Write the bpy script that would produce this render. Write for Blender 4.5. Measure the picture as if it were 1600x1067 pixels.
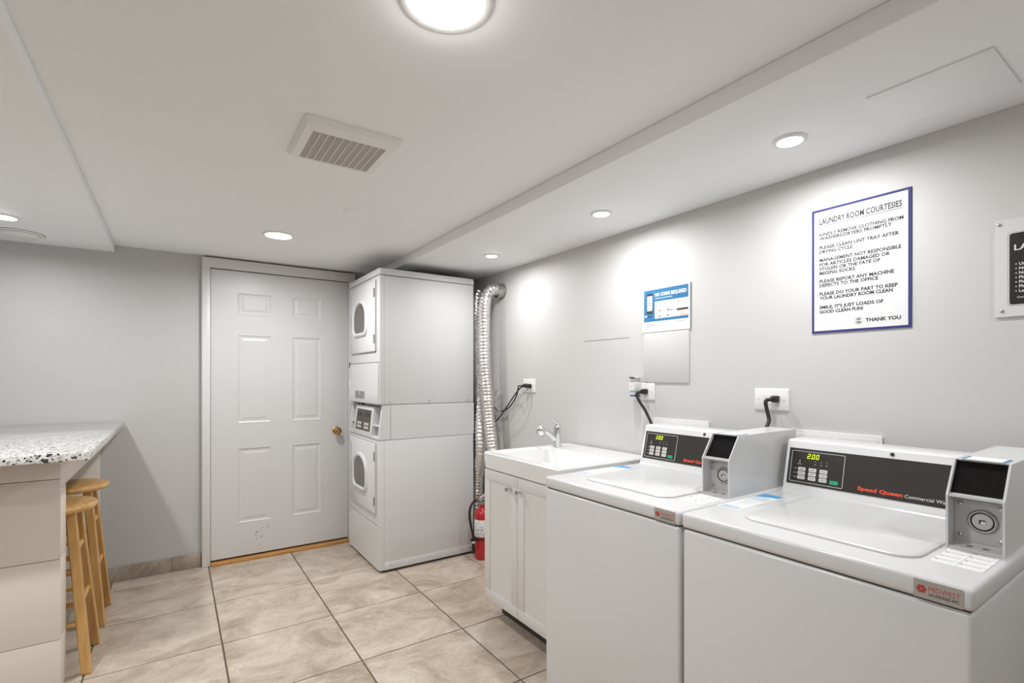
import bpy, bmesh, math, random
from mathutils import Vector, Matrix
random.seed(7)
for o in list(bpy.data.objects): bpy.data.objects.remove(o)
S = bpy.context.scene
C = S.collection
R = math.radians

# ------------------------------------------------------------------ camera, world, exposure
cam = bpy.data.cameras.new('camera'); cam.sensor_width = 36; cam.sensor_fit = 'HORIZONTAL'
cam.lens = 776.3 / 1600 * 36; cam.shift_y = 55.8 / 1600; cam.clip_start = .02
co = bpy.data.objects.new('camera', cam); C.objects.link(co)
co.location = (0, 0, 1.31); co.rotation_euler = (R(90), 0, -R(34.146)); S.camera = co
w = bpy.data.worlds.new('world'); S.world = w; w.use_nodes = True
w.node_tree.nodes['Background'].inputs[0].default_value = (.9, .95, 1, 1)
w.node_tree.nodes['Background'].inputs[1].default_value = .0
S.view_settings.view_transform = 'Standard'; S.view_settings.look = 'None'
S.view_settings.gamma = 1; S.view_settings.use_curve_mapping = False
S.view_settings.exposure = 0.57
# watts: dome light, ceiling spot by the door, three soffit spots (near to far), left soffit, and four unseen lamps added to brighten the near part of the room
PW = dict(dome=4.2, door=8.2, s1=3.7, s2=3.8, s3=3.2, left=3.4, n1=11.5, n2=4., n3=1.0, n4=2.8)
LAMP = (.980, .994, 1.0)

# ------------------------------------------------------------------ materials
def mat(name, col, rough=.5, metal=0., coat=0., emit=0., bump=0., bscale=200., spec=.5):
    m = bpy.data.materials.new(name); m.use_nodes = True
    nt = m.node_tree; b = nt.nodes['Principled BSDF']
    b.inputs['Base Color'].default_value = (*col, 1); b.inputs['Roughness'].default_value = rough
    b.inputs['Metallic'].default_value = metal; b.inputs['Coat Weight'].default_value = coat
    b.inputs['Coat Roughness'].default_value = .08
    b.inputs['Specular IOR Level'].default_value = spec
    if emit:
        b.inputs['Emission Color'].default_value = (*col, 1); b.inputs['Emission Strength'].default_value = emit
    if bump:
        n = nt.nodes.new('ShaderNodeTexNoise'); n.inputs['Scale'].default_value = bscale; n.inputs['Detail'].default_value = 3
        g = nt.nodes.new('ShaderNodeNewGeometry'); nt.links.new(g.outputs['Position'], n.inputs['Vector'])
        k = nt.nodes.new('ShaderNodeBump'); k.inputs['Strength'].default_value = bump; k.inputs['Distance'].default_value = .002
        nt.links.new(n.outputs['Fac'], k.inputs['Height']); nt.links.new(k.outputs['Normal'], b.inputs['Normal'])
    return m
def nodes(m): return m.node_tree, m.node_tree.nodes['Principled BSDF']
def ramp(nt, stops):
    r = nt.nodes.new('ShaderNodeValToRGB'); e = r.color_ramp.elements
    e[0].position, e[0].color = stops[0][0], (*stops[0][1], 1); e[1].position, e[1].color = stops[-1][0], (*stops[-1][1], 1)
    for p, c in stops[1:-1]:
        q = e.new(p); q.color = (*c, 1)
    return r
M = {}
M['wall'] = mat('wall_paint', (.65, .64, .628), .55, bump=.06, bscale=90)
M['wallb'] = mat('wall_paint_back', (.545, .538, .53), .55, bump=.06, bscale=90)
M['ceil'] = mat('ceiling_paint', (.91, .922, .935), .75, bump=.05, bscale=60)
M['door'] = mat('door_paint', (.675, .67, .665), .38, bump=.05, bscale=50)
M['trim'] = mat('trim_paint', (.72, .715, .71), .38)
M['enamel'] = mat('white_enamel', (.69, .688, .688), .22)
M['dryer'] = mat('dryer_enamel', (.72, .716, .714), .45, spec=.35)
M['badge'] = mat('badge_plate', (.40, .37, .34), .4)
M['cab'] = mat('cabinet_paint', (.715, .70, .688), .4)
M['plastic'] = mat('white_plastic', (.82, .815, .80), .35)
M['basin'] = mat('basin_acrylic', (.86, .855, .85), .15, coat=.4)
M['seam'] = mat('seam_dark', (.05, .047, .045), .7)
M['grey'] = mat('mid_grey', (.22, .21, .20), .6)
M['lgrey'] = mat('light_grey', (.52, .50, .485), .4)
M['black'] = mat('black_plastic', (.012, .011, .011), .35)
M['blackm'] = mat('black_matt', (.008, .007, .007), .7, spec=.08)
M['console'] = mat('console_overlay', (.036, .031, .028), .45, spec=.25)
M['ctrl'] = mat('control_overlay', (.075, .068, .05), .45)
M['chrome'] = mat('chrome', (.75, .75, .76), .08, 1)
M['steel'] = mat('brushed_steel', (.50, .485, .47), .35, 1)
M['brass'] = mat('brass', (.45, .27, .09), .25, 1)
M['foil'] = mat('silver_foil', (.78, .765, .75), .24, 1, bump=.9, bscale=120)
M['red'] = mat('red_enamel', (.50, .012, .016), .25, coat=.4)
M['redd'] = mat('red_strap', (.16, .006, .01), .4)
M['rubber'] = mat('black_rubber', (.012, .012, .013), .5)
M['paper'] = mat('white_paper', (.83, .83, .835), .6, spec=.2)
M['louvre'] = mat('louvre_plastic', (.62, .59, .565), .6)
M['ink'] = mat('ink', (.04, .04, .045), .6)
M['inkg'] = mat('ink_grey', (.33, .33, .33), .6)
M['navy'] = mat('navy_print', (.055, .055, .21), .6, spec=.2)
M['blue'] = mat('blue_print', (.032, .19, .40), .35)
M['sky'] = mat('sky_blue_print', (.05, .33, .68), .35)
M['pale'] = mat('pale_print', (.62, .68, .72), .4)
M['peach'] = mat('peach_print', (.75, .60, .52), .4)
M['sign'] = mat('black_sign', (.018, .016, .015), .3)
M['signw'] = mat('sign_plastic', (.74, .735, .72), .3)
M['orange'] = mat('orange_red_print', (.80, .07, .022), .45)
M['badgered'] = mat('badge_red', (.45, .05, .035), .45)
M['white'] = mat('white_print', (.8, .8, .8), .45)
M['green'] = mat('green_key', (.005, .36, .17), .4)
M['keys'] = mat('key_white', (.72, .70, .66), .45)
M['led'] = mat('led_digits', (.62, .80, .02), .5, emit=.55)
M['glass'] = mat('smoked_glass', (.085, .075, .068), .12, coat=.5)
M['lens'] = mat('lamp_lens', (.99, .995, 1), .4, emit=9)
M['dome'] = mat('dome_lens', (.985, .995, 1), .4, emit=14.0)
M['purple'] = mat('purple_liquid', (.10, .08, .33), .15)
M['beige'] = mat('beige_panel', (.76, .695, .625), .45, bump=.04, bscale=40)
M['grout'] = mat('grout', (.13, .10, .075), .9)
M['amber'] = mat('threshold_wood', (.60, .32, .10), .4)

def wood():
    m = mat('honey_wood', (.60, .35, .12), .32, coat=.25); nt, b = nodes(m)
    t = nt.nodes.new('ShaderNodeTexCoord'); mp = nt.nodes.new('ShaderNodeMapping'); mp.inputs['Scale'].default_value = (30, 30, 2.5)
    n = nt.nodes.new('ShaderNodeTexNoise'); n.inputs['Scale'].default_value = 1.6; n.inputs['Detail'].default_value = 4
    r = ramp(nt, [(.3, (.50, .26, .075)), (.55, (.62, .36, .125)), (.75, (.69, .44, .18))])
    nt.links.new(t.outputs['Object'], mp.inputs[0]); nt.links.new(mp.outputs[0], n.inputs['Vector'])
    nt.links.new(n.outputs['Fac'], r.inputs[0]); nt.links.new(r.outputs[0], b.inputs['Base Color'])
    return m
M['wood'] = wood()
def amber():
    m = M['amber']; nt, b = nodes(m)
    t = nt.nodes.new('ShaderNodeTexCoord'); mp = nt.nodes.new('ShaderNodeMapping'); mp.inputs['Scale'].default_value = (4, 60, 60)
    n = nt.nodes.new('ShaderNodeTexNoise'); n.inputs['Scale'].default_value = 2
    r = ramp(nt, [(.3, (.42, .19, .05)), (.7, (.62, .34, .11))])
    nt.links.new(t.outputs['Object'], mp.inputs[0]); nt.links.new(mp.outputs[0], n.inputs['Vector'])
    nt.links.new(n.outputs['Fac'], r.inputs[0]); nt.links.new(r.outputs[0], b.inputs['Base Color'])
amber()
def tile(name, lo, mid, hi, rough):
    m = mat(name, mid, rough); nt, b = nodes(m); L = nt.links
    g = nt.nodes.new('ShaderNodeNewGeometry'); oi = nt.nodes.new('ShaderNodeObjectInfo')
    ml = nt.nodes.new('ShaderNodeVectorMath'); ml.operation = 'SCALE'; ml.inputs[0].default_value = (37, 91, 53)
    L.new(oi.outputs['Random'], ml.inputs['Scale'])
    ad = nt.nodes.new('ShaderNodeVectorMath'); ad.operation = 'ADD'; L.new(g.outputs['Position'], ad.inputs[0]); L.new(ml.outputs[0], ad.inputs[1])
    mp = nt.nodes.new('ShaderNodeMapping'); mp.inputs['Rotation'].default_value = (0, 0, R(38)); mp.inputs['Scale'].default_value = (1, 1.45, 1)
    L.new(ad.outputs[0], mp.inputs[0])
    n1 = nt.nodes.new('ShaderNodeTexNoise'); n1.inputs['Scale'].default_value = 3.2; n1.inputs['Detail'].default_value = 9
    n1.inputs['Roughness'].default_value = .72; n1.inputs['Distortion'].default_value = .9
    L.new(mp.outputs[0], n1.inputs['Vector'])
    r1 = ramp(nt, [(.36, lo), (.5, mid), (.64, hi)]); L.new(n1.outputs['Fac'], r1.inputs[0])
    n2 = nt.nodes.new('ShaderNodeTexNoise'); n2.inputs['Scale'].default_value = 5.5; n2.inputs['Detail'].default_value = 7; n2.inputs['Distortion'].default_value = 2.2
    L.new(mp.outputs[0], n2.inputs['Vector'])
    r2 = ramp(nt, [(.485, (0, 0, 0)), (.5, (1, 1, 1)), (.515, (0, 0, 0))]); L.new(n2.outputs['Fac'], r2.inputs[0])
    mx = nt.nodes.new('ShaderNodeMix'); mx.data_type = 'RGBA'; mf = nt.nodes.new('ShaderNodeMath'); mf.operation = 'MULTIPLY'; mf.inputs[1].default_value = .42
    L.new(r2.outputs[0], mf.inputs[0]); L.new(mf.outputs[0], mx.inputs['Factor'])
    L.new(r1.outputs[0], mx.inputs['A']); mx.inputs['B'].default_value = (*hi, 1); L.new(mx.outputs['Result'], b.inputs['Base Color'])
    n3 = nt.nodes.new('ShaderNodeTexNoise'); n3.inputs['Scale'].default_value = 7.5; n3.inputs['Detail'].default_value = 8; n3.inputs['Roughness'].default_value = .6; n3.inputs['Distortion'].default_value = 1.6
    L.new(ad.outputs[0], n3.inputs['Vector'])
    r3 = ramp(nt, [(.478, (0, 0, 0)), (.5, (1, 1, 1)), (.522, (0, 0, 0))]); L.new(n3.outputs['Fac'], r3.inputs[0])
    m3 = nt.nodes.new('ShaderNodeMath'); m3.operation = 'MULTIPLY'; m3.inputs[1].default_value = .38; L.new(r3.outputs[0], m3.inputs[0])
    x3 = nt.nodes.new('ShaderNodeMix'); x3.data_type = 'RGBA'; L.new(m3.outputs[0], x3.inputs['Factor']); L.new(mx.outputs['Result'], x3.inputs['A']); x3.inputs['B'].default_value = (*lo, 1)
    L.new(x3.outputs['Result'], b.inputs['Base Color'])
    k = nt.nodes.new('ShaderNodeBump'); k.inputs['Strength'].default_value = .25; k.inputs['Distance'].default_value = .003
    L.new(n1.outputs['Fac'], k.inputs['Height']); L.new(k.outputs['Normal'], b.inputs['Normal'])
    return m
M['tile'] = tile('floor_tile_stone', (.37, .29, .215), (.535, .445, .36), (.655, .57, .48), .33)
M['tileb'] = tile('baseboard_stone', (.25, .20, .155), (.36, .30, .245), (.47, .405, .34), .45)
def granite():
    m = mat('granite', (.6, .6, .58), .18, coat=.8); nt, b = nodes(m); L = nt.links
    g = nt.nodes.new('ShaderNodeNewGeometry')
    v = nt.nodes.new('ShaderNodeTexVoronoi'); v.inputs['Scale'].default_value = 130; L.new(g.outputs['Position'], v.inputs['Vector'])
    n = nt.nodes.new('ShaderNodeTexNoise'); n.inputs['Scale'].default_value = 55; n.inputs['Detail'].default_value = 4; L.new(g.outputs['Position'], n.inputs['Vector'])
    sx = nt.nodes.new('ShaderNodeSeparateColor'); L.new(v.outputs['Color'], sx.inputs[0])
    a = nt.nodes.new('ShaderNodeMath'); a.operation = 'MULTIPLY'; L.new(sx.outputs[0], a.inputs[0]); L.new(n.outputs['Fac'], a.inputs[1])
    r = ramp(nt, [(.0, (.03, .028, .027)), (.055, (.05, .047, .045)), (.075, (.36, .34, .32)), (.17, (.64, .625, .60)), (.4, (.76, .75, .73))])
    L.new(a.outputs[0], r.inputs[0]); L.new(r.outputs[0], b.inputs['Base Color'])
    return m
M['granite'] = granite()

# ------------------------------------------------------------------ mesh helpers
def box(bm, x0, x1, y0, y1, z0, z1, bev=0., seg=2, mtx=None):
    t = bmesh.new(); bmesh.ops.create_cube(t, size=1)
    for v in t.verts:
        v.co = Vector(((x0 + x1) / 2 + v.co.x * (x1 - x0), (y0 + y1) / 2 + v.co.y * (y1 - y0), (z0 + z1) / 2 + v.co.z * (z1 - z0)))
    if bev: bmesh.ops.bevel(t, geom=t.edges[:], offset=bev, segments=seg, affect='EDGES', profile=.5)
    merge(bm, t, mtx)
def merge(bm, t, mtx=None):
    if mtx is not None: bmesh.ops.transform(t, matrix=mtx, verts=t.verts[:])
    vm = {v: bm.verts.new(v.co) for v in t.verts}
    for f in t.faces:
        try: bm.faces.new([vm[v] for v in f.verts])
        except ValueError: pass
    t.free()
def frame(o, u, v):
    u = Vector(u).normalized(); v = Vector(v).normalized(); n = u.cross(v)
    m = Matrix.Identity(4)
    for i in range(3):
        m[i][0], m[i][1], m[i][2], m[i][3] = u[i], v[i], n[i], o[i]
    return m
def loft(bm, loops, cap0=True, cap1=True):
    vs = [[bm.verts.new(p) for p in lp] for lp in loops]
    n = len(vs[0])
    for a, b in zip(vs, vs[1:]):
        for i in range(n):
            j = (i + 1) % n
            bm.faces.new((a[i], a[j], b[j], b[i]))
    if cap0: bm.faces.new(vs[0][::-1])
    if cap1: bm.faces.new(vs[-1])
def rrect(x0, x1, y0, y1, r, z=0., n=5):
    pts = []
    for cx, cy, a in ((x1 - r, y1 - r, 0), (x0 + r, y1 - r, 90), (x0 + r, y0 + r, 180), (x1 - r, y0 + r, 270)):
        for i in range(n + 1):
            t = R(a + 90 * i / n); pts.append(Vector((cx + r * math.cos(t), cy + r * math.sin(t), z)))
    return pts
def arch(w, h, z=0., n=10):            # window outline: round head, straight sides, softly rounded sill
    pts = []; rx = w / 2; ry = h * .5; r = min(w, h) * .24
    for i in range(2 * n + 1):
        t = math.pi * i / (2 * n)
        pts.append(Vector((rx * math.cos(t), h / 2 - ry + ry * math.sin(t), z)))
    for i in range(n + 1):
        t = math.pi + math.pi / 2 * i / n; pts.append(Vector((-rx + r + r * math.cos(t), -h / 2 + r + r * math.sin(t), z)))
    for i in range(n + 1):
        t = 1.5 * math.pi + math.pi / 2 * i / n; pts.append(Vector((rx - r + r * math.cos(t), -h / 2 + r + r * math.sin(t), z)))
    return pts
def circ(r, z=0., n=32, c=(0, 0)): return [Vector((c[0] + r * math.cos(2 * math.pi * i / n), c[1] + r * math.sin(2 * math.pi * i / n), z)) for i in range(n)]
def tr(m, pts): return [m @ p for p in pts]
def lathe(bm, prof, m=Matrix.Identity(4), n=28):      # prof: (radius, height)
    loft(bm, [tr(m, circ(max(r, 1e-4), z, n)) for r, z in prof])
def cyl(bm, a, b, r0, r1=None, n=16):
    a, b = Vector(a), Vector(b); d = b - a
    m = Matrix.Translation(a) @ d.to_track_quat('Z', 'Y').to_matrix().to_4x4()
    r1 = r0 if r1 is None else r1
    loft(bm, [tr(m, circ(r0, 0, n)), tr(m, circ(r1, d.length, n))])
def smoothpath(pts, k=8):
    P = [Vector(p) for p in pts]; P = [P[0] * 2 - P[1]] + P + [P[-1] * 2 - P[-2]]; out = []
    for i in range(1, len(P) - 2):
        for j in range(k):
            t = j / k; a, b, c, d = P[i - 1:i + 3]
            out.append(.5 * ((2 * b) + (c - a) * t + (2 * a - 5 * b + 4 * c - d) * t * t + (3 * b - a - 3 * c + d) * t ** 3))
    out.append(P[-2]); return out
def tube(bm, pts, r, n=10, rf=None):
    up = Vector((0, 0, 1)); d = (pts[1] - pts[0]).normalized()
    x = d.orthogonal().normalized(); loops = []
    for i, p in enumerate(pts):
        d = (pts[min(i + 1, len(pts) - 1)] - pts[max(i - 1, 0)]).normalized()
        x = (x - d * x.dot(d)).normalized(); y = d.cross(x)
        rr = rf(i) if rf else r
        loops.append([p + (x * math.cos(2 * math.pi * k / n) + y * math.sin(2 * math.pi * k / n)) * rr for k in range(n)])
    loft(bm, loops)
def prism(bm, poly, y0, y1):            # polygon in (x, z) extruded along y
    loft(bm, [[Vector((x, y0, z)) for x, z in poly], [Vector((x, y1, z)) for x, z in poly]])
def obj(name, bm, m, parent=None, smooth=40, loc=None):
    bmesh.ops.recalc_face_normals(bm, faces=bm.faces[:])
    me = bpy.data.meshes.new(name); bm.to_mesh(me); bm.free()
    me.materials.append(M[m] if isinstance(m, str) else m)
    if smooth:
        me.shade_smooth(); me.set_sharp_from_angle(angle=R(smooth))
    o = bpy.data.objects.new(name, me); C.objects.link(o)
    if parent: o.parent = parent
    if loc: o.location = loc
    return o
def B(fn, *a, **k):
    bm = bmesh.new(); fn(bm, *a, **k); return bm
def pbox(name, m, parent, *a, **k): return obj(name, B(box, *a, **k), m, parent)
def tag(o, label, cat, group=None):
    o['label'] = label; o['category'] = cat
    if group: o['group'] = group
    return o
def thing(name, label, cat, loc=(0, 0, 0), rz=0, group=None):
    o = bpy.data.objects.new(name, None); C.objects.link(o); o.empty_display_size = .05
    o.location = loc; o.rotation_euler = (0, 0, rz)
    return tag(o, label, cat, group)
def struct(o): o['kind'] = 'structure'; return o
def copy_tree(o, parent=None):
    c = o.copy(); C.objects.link(c); c.parent = parent
    for ch in list(o.children): copy_tree(ch, c)
    return c
def text_bm(bm, body, size, m, width=None, bold=0., shear=0., align='LEFT', height=None):
    cu = bpy.data.curves.new('t', 'FONT'); cu.body = body; cu.size = size; cu.offset = bold; cu.shear = shear
    cu.align_x = align; cu.resolution_u = 2; cu.fill_mode = 'FRONT'
    to = bpy.data.objects.new('t', cu); C.objects.link(to)
    dg = bpy.context.evaluated_depsgraph_get(); me = bpy.data.meshes.new_from_object(to.evaluated_get(dg))
    bpy.data.objects.remove(to); bpy.data.curves.remove(cu)
    t = bmesh.new(); t.from_mesh(me); bpy.data.meshes.remove(me)
    if not t.verts: t.free(); return
    xs = [v.co.x for v in t.verts]; x0, x1 = min(xs), max(xs)
    ys = [v.co.y for v in t.verts]
    sx = width / (x1 - x0) if width else 1
    sy = height / max(ys) if height else 1
    for v in t.verts: v.co = Vector(((v.co.x - (x0 if align == 'LEFT' else 0)) * sx, v.co.y * sy, 0))
    merge(bm, t, m)
def text(name, lines, m, parent, mt):    # lines: (string, u, v, size, kwargs) in the plane mt
    bm = bmesh.new()
    for s, u, v, sz, kw in lines: text_bm(bm, s, sz, mt @ Matrix.Translation((u, v, 0)), **kw)
    return obj(name, bm, m, parent, smooth=0)
def flat(name, m, parent, mt, u0, u1, v0, v1, t=.0006, r=0.):      # a thin plate lying in the plane mt
    if r: bm = B(loft, [tr(mt, rrect(u0, u1, v0, v1, r, 0)), tr(mt, rrect(u0, u1, v0, v1, r, t))])
    else: bm = B(box, u0, u1, v0, v1, 0, t, mtx=mt)
    return obj(name, bm, m, parent, smooth=0 if not r else 40)

# ------------------------------------------------------------------ the room
XL, XR, YF, YB = -1.9, 2.021, -1.5, 4.06
ZC, ZR, ZL = 2.155, 2.098, 2.108
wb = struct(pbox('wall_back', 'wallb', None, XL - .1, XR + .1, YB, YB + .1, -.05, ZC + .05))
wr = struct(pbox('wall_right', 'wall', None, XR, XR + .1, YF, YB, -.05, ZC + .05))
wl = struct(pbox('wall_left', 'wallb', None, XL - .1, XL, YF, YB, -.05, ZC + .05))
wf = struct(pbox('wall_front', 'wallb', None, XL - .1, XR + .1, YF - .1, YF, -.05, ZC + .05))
ce = struct(pbox('ceiling', 'ceil', None, XL, XR, YF, YB, ZC, ZC + .1))
pbox('soffit', 'ceil', ce, 1.324, XR, YF, YB, ZR, ZC, bev=.003)
pbox('soffit', 'ceil', ce, XL, -.318, YF, YB, ZL, ZC, bev=.003)
pbox('access_panel', 'ceil', ce, 1.612, 1.872, .335, .60, ZR - .005, ZR + .002, bev=.0015)

fl = struct(pbox('floor', 'grout', None, XL, XR, YF, YB, -.06, -.003))
gx = [-2.43 + .5245 * i for i in range(10)]; gx = [.192 + .5245 * (i - 4) for i in range(9)]
gy = [2.29 + .531 * (i - 8) for i in range(12)] + [4.06]
tiles = {}
for i in range(len(gx) - 1):
    for j in range(len(gy) - 1):
        x0, x1, y0, y1 = max(gx[i], XL), min(gx[i + 1], XR), max(gy[j], YF), min(gy[j + 1], YB)
        if x1 - x0 < .02 or y1 - y0 < .02: continue
        k = (round(x1 - x0, 3), round(y1 - y0, 3)); g = .0034
        if k not in tiles:
            o = pbox('floor_tile', 'tile', fl, -k[0] / 2 + g, k[0] / 2 - g, -k[1] / 2 + g, k[1] / 2 - g, -.008, 0, bev=.0012, seg=1)
            tiles[k] = o.data
        else:
            o = bpy.data.objects.new('floor_tile', tiles[k]); C.objects.link(o); o.parent = fl
        o.location = ((x0 + x1) / 2, (y0 + y1) / 2, 0)
bb = struct(pbox('baseboard_back', 'grout', None, XL, .15, YB - .008, YB, 0, .09))
for x0, x1 in ((-1.9, -1.4), (-1.4, -.9), (-.9, -.47), (-.47, -.02), (-.02, .15)):
    pbox('baseboard_tile', 'tileb', bb, x0 + .001, x1 - .001, YB - .013, YB - .004, .001, .096, bev=.0015)

# painted-over access panels of the right wall
pbox('access_panel', 'wall', wr, XR - .006, XR + .002, 1.478, 1.752, 1.283, 1.545, bev=.0015)
pbox('panel_gap', 'grey', wr, XR - .0006, XR + .002, 1.858, 2.217, 1.5218, 1.5246)

# door
dr = struct(pbox('door_1', 'seam', None, .18, 1.17, YB - .006, YB + .001, .002, 2.10))
F0 = YB - .024                                  # face of the leaf
lx0, lx1, lz0, lz1 = .206, 1.146, .032, 2.066
pan = [(.367, .582, 1.755, 1.918), (.722, .936, 1.755, 1.908), (.367, .592, .978, 1.617), (.729, .943, .981, 1.617), (.369, .592, .261, .803), (.734, .943, .267, .800)]
cols = [lx0, .367, .592, .729, .943, lx1]
rows = [lz0, .262, .803, .978, 1.617, 1.755, 1.916, lz1]
bm = bmesh.new()
for i in range(5):
    for j in range(7):
        if i in (1, 3) and j in (1, 3, 5): continue
        box(bm, cols[i], cols[i + 1], F0, YB - .004, rows[j], rows[j + 1])
bmesh.ops.remove_doubles(bm, verts=bm.verts[:], dist=.0004)
dup = {}
for f in bm.faces: dup.setdefault(frozenset(f.verts), []).append(f)
bmesh.ops.delete(bm, geom=[f for l in dup.values() if len(l) > 1 for f in l], context='FACES')
leaf = obj('door_leaf', bm, 'door', dr, smooth=0)
mt = frame((0, F0, 0), (1, 0, 0), (0, 0, 1))
for x0, x1 in ((.367, .592), (.729, .943)):
    for z0, z1 in ((.262, .803), (.978, 1.617), (1.755, 1.916)):
        def rc(i, d): return tr(mt, [Vector((x0 + i, z0 + i, -d)), Vector((x1 - i, z0 + i, -d)), Vector((x1 - i, z1 - i, -d)), Vector((x0 + i, z1 - i, -d))])
        bm = bmesh.new()
        loft(bm, [rc(0, .016), rc(0, -.0006), rc(.004, -.0012), rc(.009, .001), rc(.015, .005), rc(.028, .0053), rc(.042, .002), rc(.044, .0018)])
        obj('door_panel', bm, 'door', dr, smooth=0)
# casing, stop, threshold, knob
for x0, x1 in ((.152, .203), (1.149, 1.202)):
    pbox('casing', 'trim', dr, x0, x1, YB - .040, YB, .0005, 2.075, bev=.004)
pbox('casing', 'trim', dr, .152, 1.202, YB - .040, YB, 2.072, 2.141, bev=.004)
pbox('threshold', 'amber', dr, .204, 1.148, 3.990, YB - .003, -.001, .020, bev=.004)
kb = obj('knob', B(lathe, [(.030, 0), (.030, .004), (.024, .008), (.012, .011), (.011, .024), (.018, .029), (.027, .038), (.029, .048), (.026, .057), (.017, .062), (0, .063)],
     frame((1.056, F0, .889), (1, 0, 0), (0, 0, 1)), 28), 'brass', dr)
kb['label'] = 'round brass door knob'
obj('keyhole', B(lathe, [(.008, .062), (.008, .0645), (0, .065)], frame((1.056, F0, .889), (1, 0, 0), (0, 0, 1)), 16), 'grey', kb)
bm = bmesh.new(); rnd = random.Random(3)
for k in range(22):
    px, pz = (rnd.gauss(.53, .045), rnd.gauss(.165, .035)) if k < 15 else (rnd.gauss(.97, .03), rnd.gauss(.55, .07))
    r = rnd.uniform(.0025, .0065)
    loft(bm, [tr(mt, [Vector((px + r * rnd.uniform(.5, 1) * math.cos(a), pz + r * rnd.uniform(.5, 1.1) * math.sin(a), .0004)) for a in [i * 1.047 for i in range(6)]])] * 1 + [tr(mt, circ(r * .3, .0007, 6, (px, pz)))])
pc = obj('paint_chip', bm, 'grey', dr, smooth=0); pc['kind'] = 'stuff'

# ------------------------------------------------------------------ ceiling lamps and vents
def area(parent, r, power, z, spread=170, name='lamp_light'):
    l = bpy.data.lights.new(name, 'AREA'); l.shape = 'DISK'; l.size = 2 * r; l.energy = power; l.color = LAMP; l.spread = R(spread)
    o = bpy.data.objects.new(name, l); C.objects.link(o); o.parent = parent; o.location = (0, 0, z); return o
def spot_lamp(x, y, z, ro, ri, power, label, spread=170):
    t = thing('recessed_ceiling_light', label, 'ceiling light', (x, y, z), group='recessed ceiling lights')
    obj('trim_ring', B(lathe, [(ro, .001), (ro, -.003), (ro - .006, -.007), (ri + .006, -.008), (ri + .001, -.004), (ri, .001)], n=40), 'plastic', t)
    obj('lens', B(lathe, [(ri + .0005, -.001), (ri + .0005, -.003), (ri * .8, -.007), (ri * .4, -.0095), (0, -.010)], n=32), 'lens', t)
    area(t, ri * .9, power, -.013, spread); return t
spot_lamp(1.690, .848, ZR, .053, .034, PW['s1'], 'recessed spotlight in right soffit above the courtesies poster', 174)
spot_lamp(1.696, 1.736, ZR, .053, .034, PW['s2'], 'recessed spotlight in right soffit, between the other two, above the washer end of the sink', 174)
spot_lamp(1.695, 2.735, ZR, .053, .034, PW['s3'], 'recessed spotlight in right soffit nearest the stacked dryers', 174)
spot_lamp(.508, 3.221, ZC, .086, .068, PW['door'], 'round recessed light in flat ceiling in front of the door')
spot_lamp(-.705, 3.455, ZL, .062, .045, PW['left'], 'recessed light in left soffit above the granite counter')
for x, y, z, p, l in ((-.705, 1.9, ZL, 'n1', 'added recessed fill light in left soffit outside the frame, left of the camera view'), (-.705, .2, ZL, 'n2', 'added recessed fill light in left soffit outside the frame, beside the camera'),
                      (.508, -.9, ZC, 'n3', 'added round recessed fill light in ceiling outside the frame, behind the camera'), (1.69, -.35, ZR, 'n4', 'added recessed fill spotlight in right soffit outside the frame, behind the camera')):
    spot_lamp(x, y, z, .07, .055, PW[p], l)  # fill lamps, none in view, added to light the room
t = thing('dome_ceiling_light', 'large bright dome light on the ceiling, cut by the top edge', 'ceiling light', (.503, 1.005, ZC))
obj('base_ring', B(lathe, [(.104, .001), (.104, -.003), (.101, -.0045), (.066, -.0045), (.064, -.004), (.064, .001)], n=48), 'plastic', t)
obj('dome', B(lathe, [(.0635, -.003), (.063, -.014), (.058, -.026), (.046, -.034), (.027, -.039), (0, -.041)], n=40), 'dome', t)
area(t, .055, PW['dome'], -.046)
# extractor vent
t = thing('ceiling_vent', 'square white exhaust fan grille on the ceiling', 'vent', (.510, 1.845, ZC))
H = .0185
bm = bmesh.new(); hx, hy, ix, iy = .165, .166, .126, .116; oy = .024
loops = [rrect(-hx, hx, -hy, hy, .014, .001), rrect(-hx, hx, -hy, hy, .014, -.006), rrect(-hx + .012, hx - .012, -hy + .012, hy - .012, .012, -H),
         rrect(-ix, ix, -iy + oy, iy + oy, .001, -H), rrect(-ix, ix, -iy + oy, iy + oy, .001, -.004)]
loft(bm, loops, cap0=True, cap1=False); obj('cover', bm, 'plastic', t)
pbox('recess', 'seam', t, -ix, ix, -iy + oy, iy + oy, -.005, -.003)
for k in range(1, 10):
    x = -ix + 2 * ix * k / 10
    pbox('rib', 'plastic', t, x - .0013, x + .0013, -iy + oy, iy + oy, -H - .0005, -.006)
bm = bmesh.new()
for k in range(38):
    y = -iy + oy + 2 * iy * (k + .5) / 38
    box(bm, -ix, ix, y - .0016, y + .0016, -H + .001, -.010)
o = obj('louvre', bm, 'louvre', t, smooth=0); o['kind'] = 'stuff'
# round diffuser of the left soffit
t = thing('round_ceiling_diffuser', 'round white air diffuser in left soffit close to back wall', 'vent', (-.717, 3.812, ZL))
obj('ring', B(lathe, [(.106, .001), (.106, -.003), (.101, -.006), (.093, -.006), (.091, .001)], n=48), 'plastic', t)
obj('gap', B(lathe, [(.1105, .001), (.1105, -.0015), (.106, -.0015), (.106, .001)], n=48), 'grey', t)
obj('disc', B(lathe, [(.086, .001), (.086, -.010), (.080, -.016), (.04, -.020), (0, -.021)], n=48), 'plastic', t)
# faint smoke-detector base mark: a small round blank plate
t = thing('ceiling_blank_plate', 'small flat blank cover plate painted into the ceiling beyond the vent', 'cover plate', (.752, 2.556, ZC))
obj('plate', B(lathe, [(.052, .0005), (.052, -.0015), (.049, -.0025), (0, -.0025)], n=40), 'ceil', t)

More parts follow.
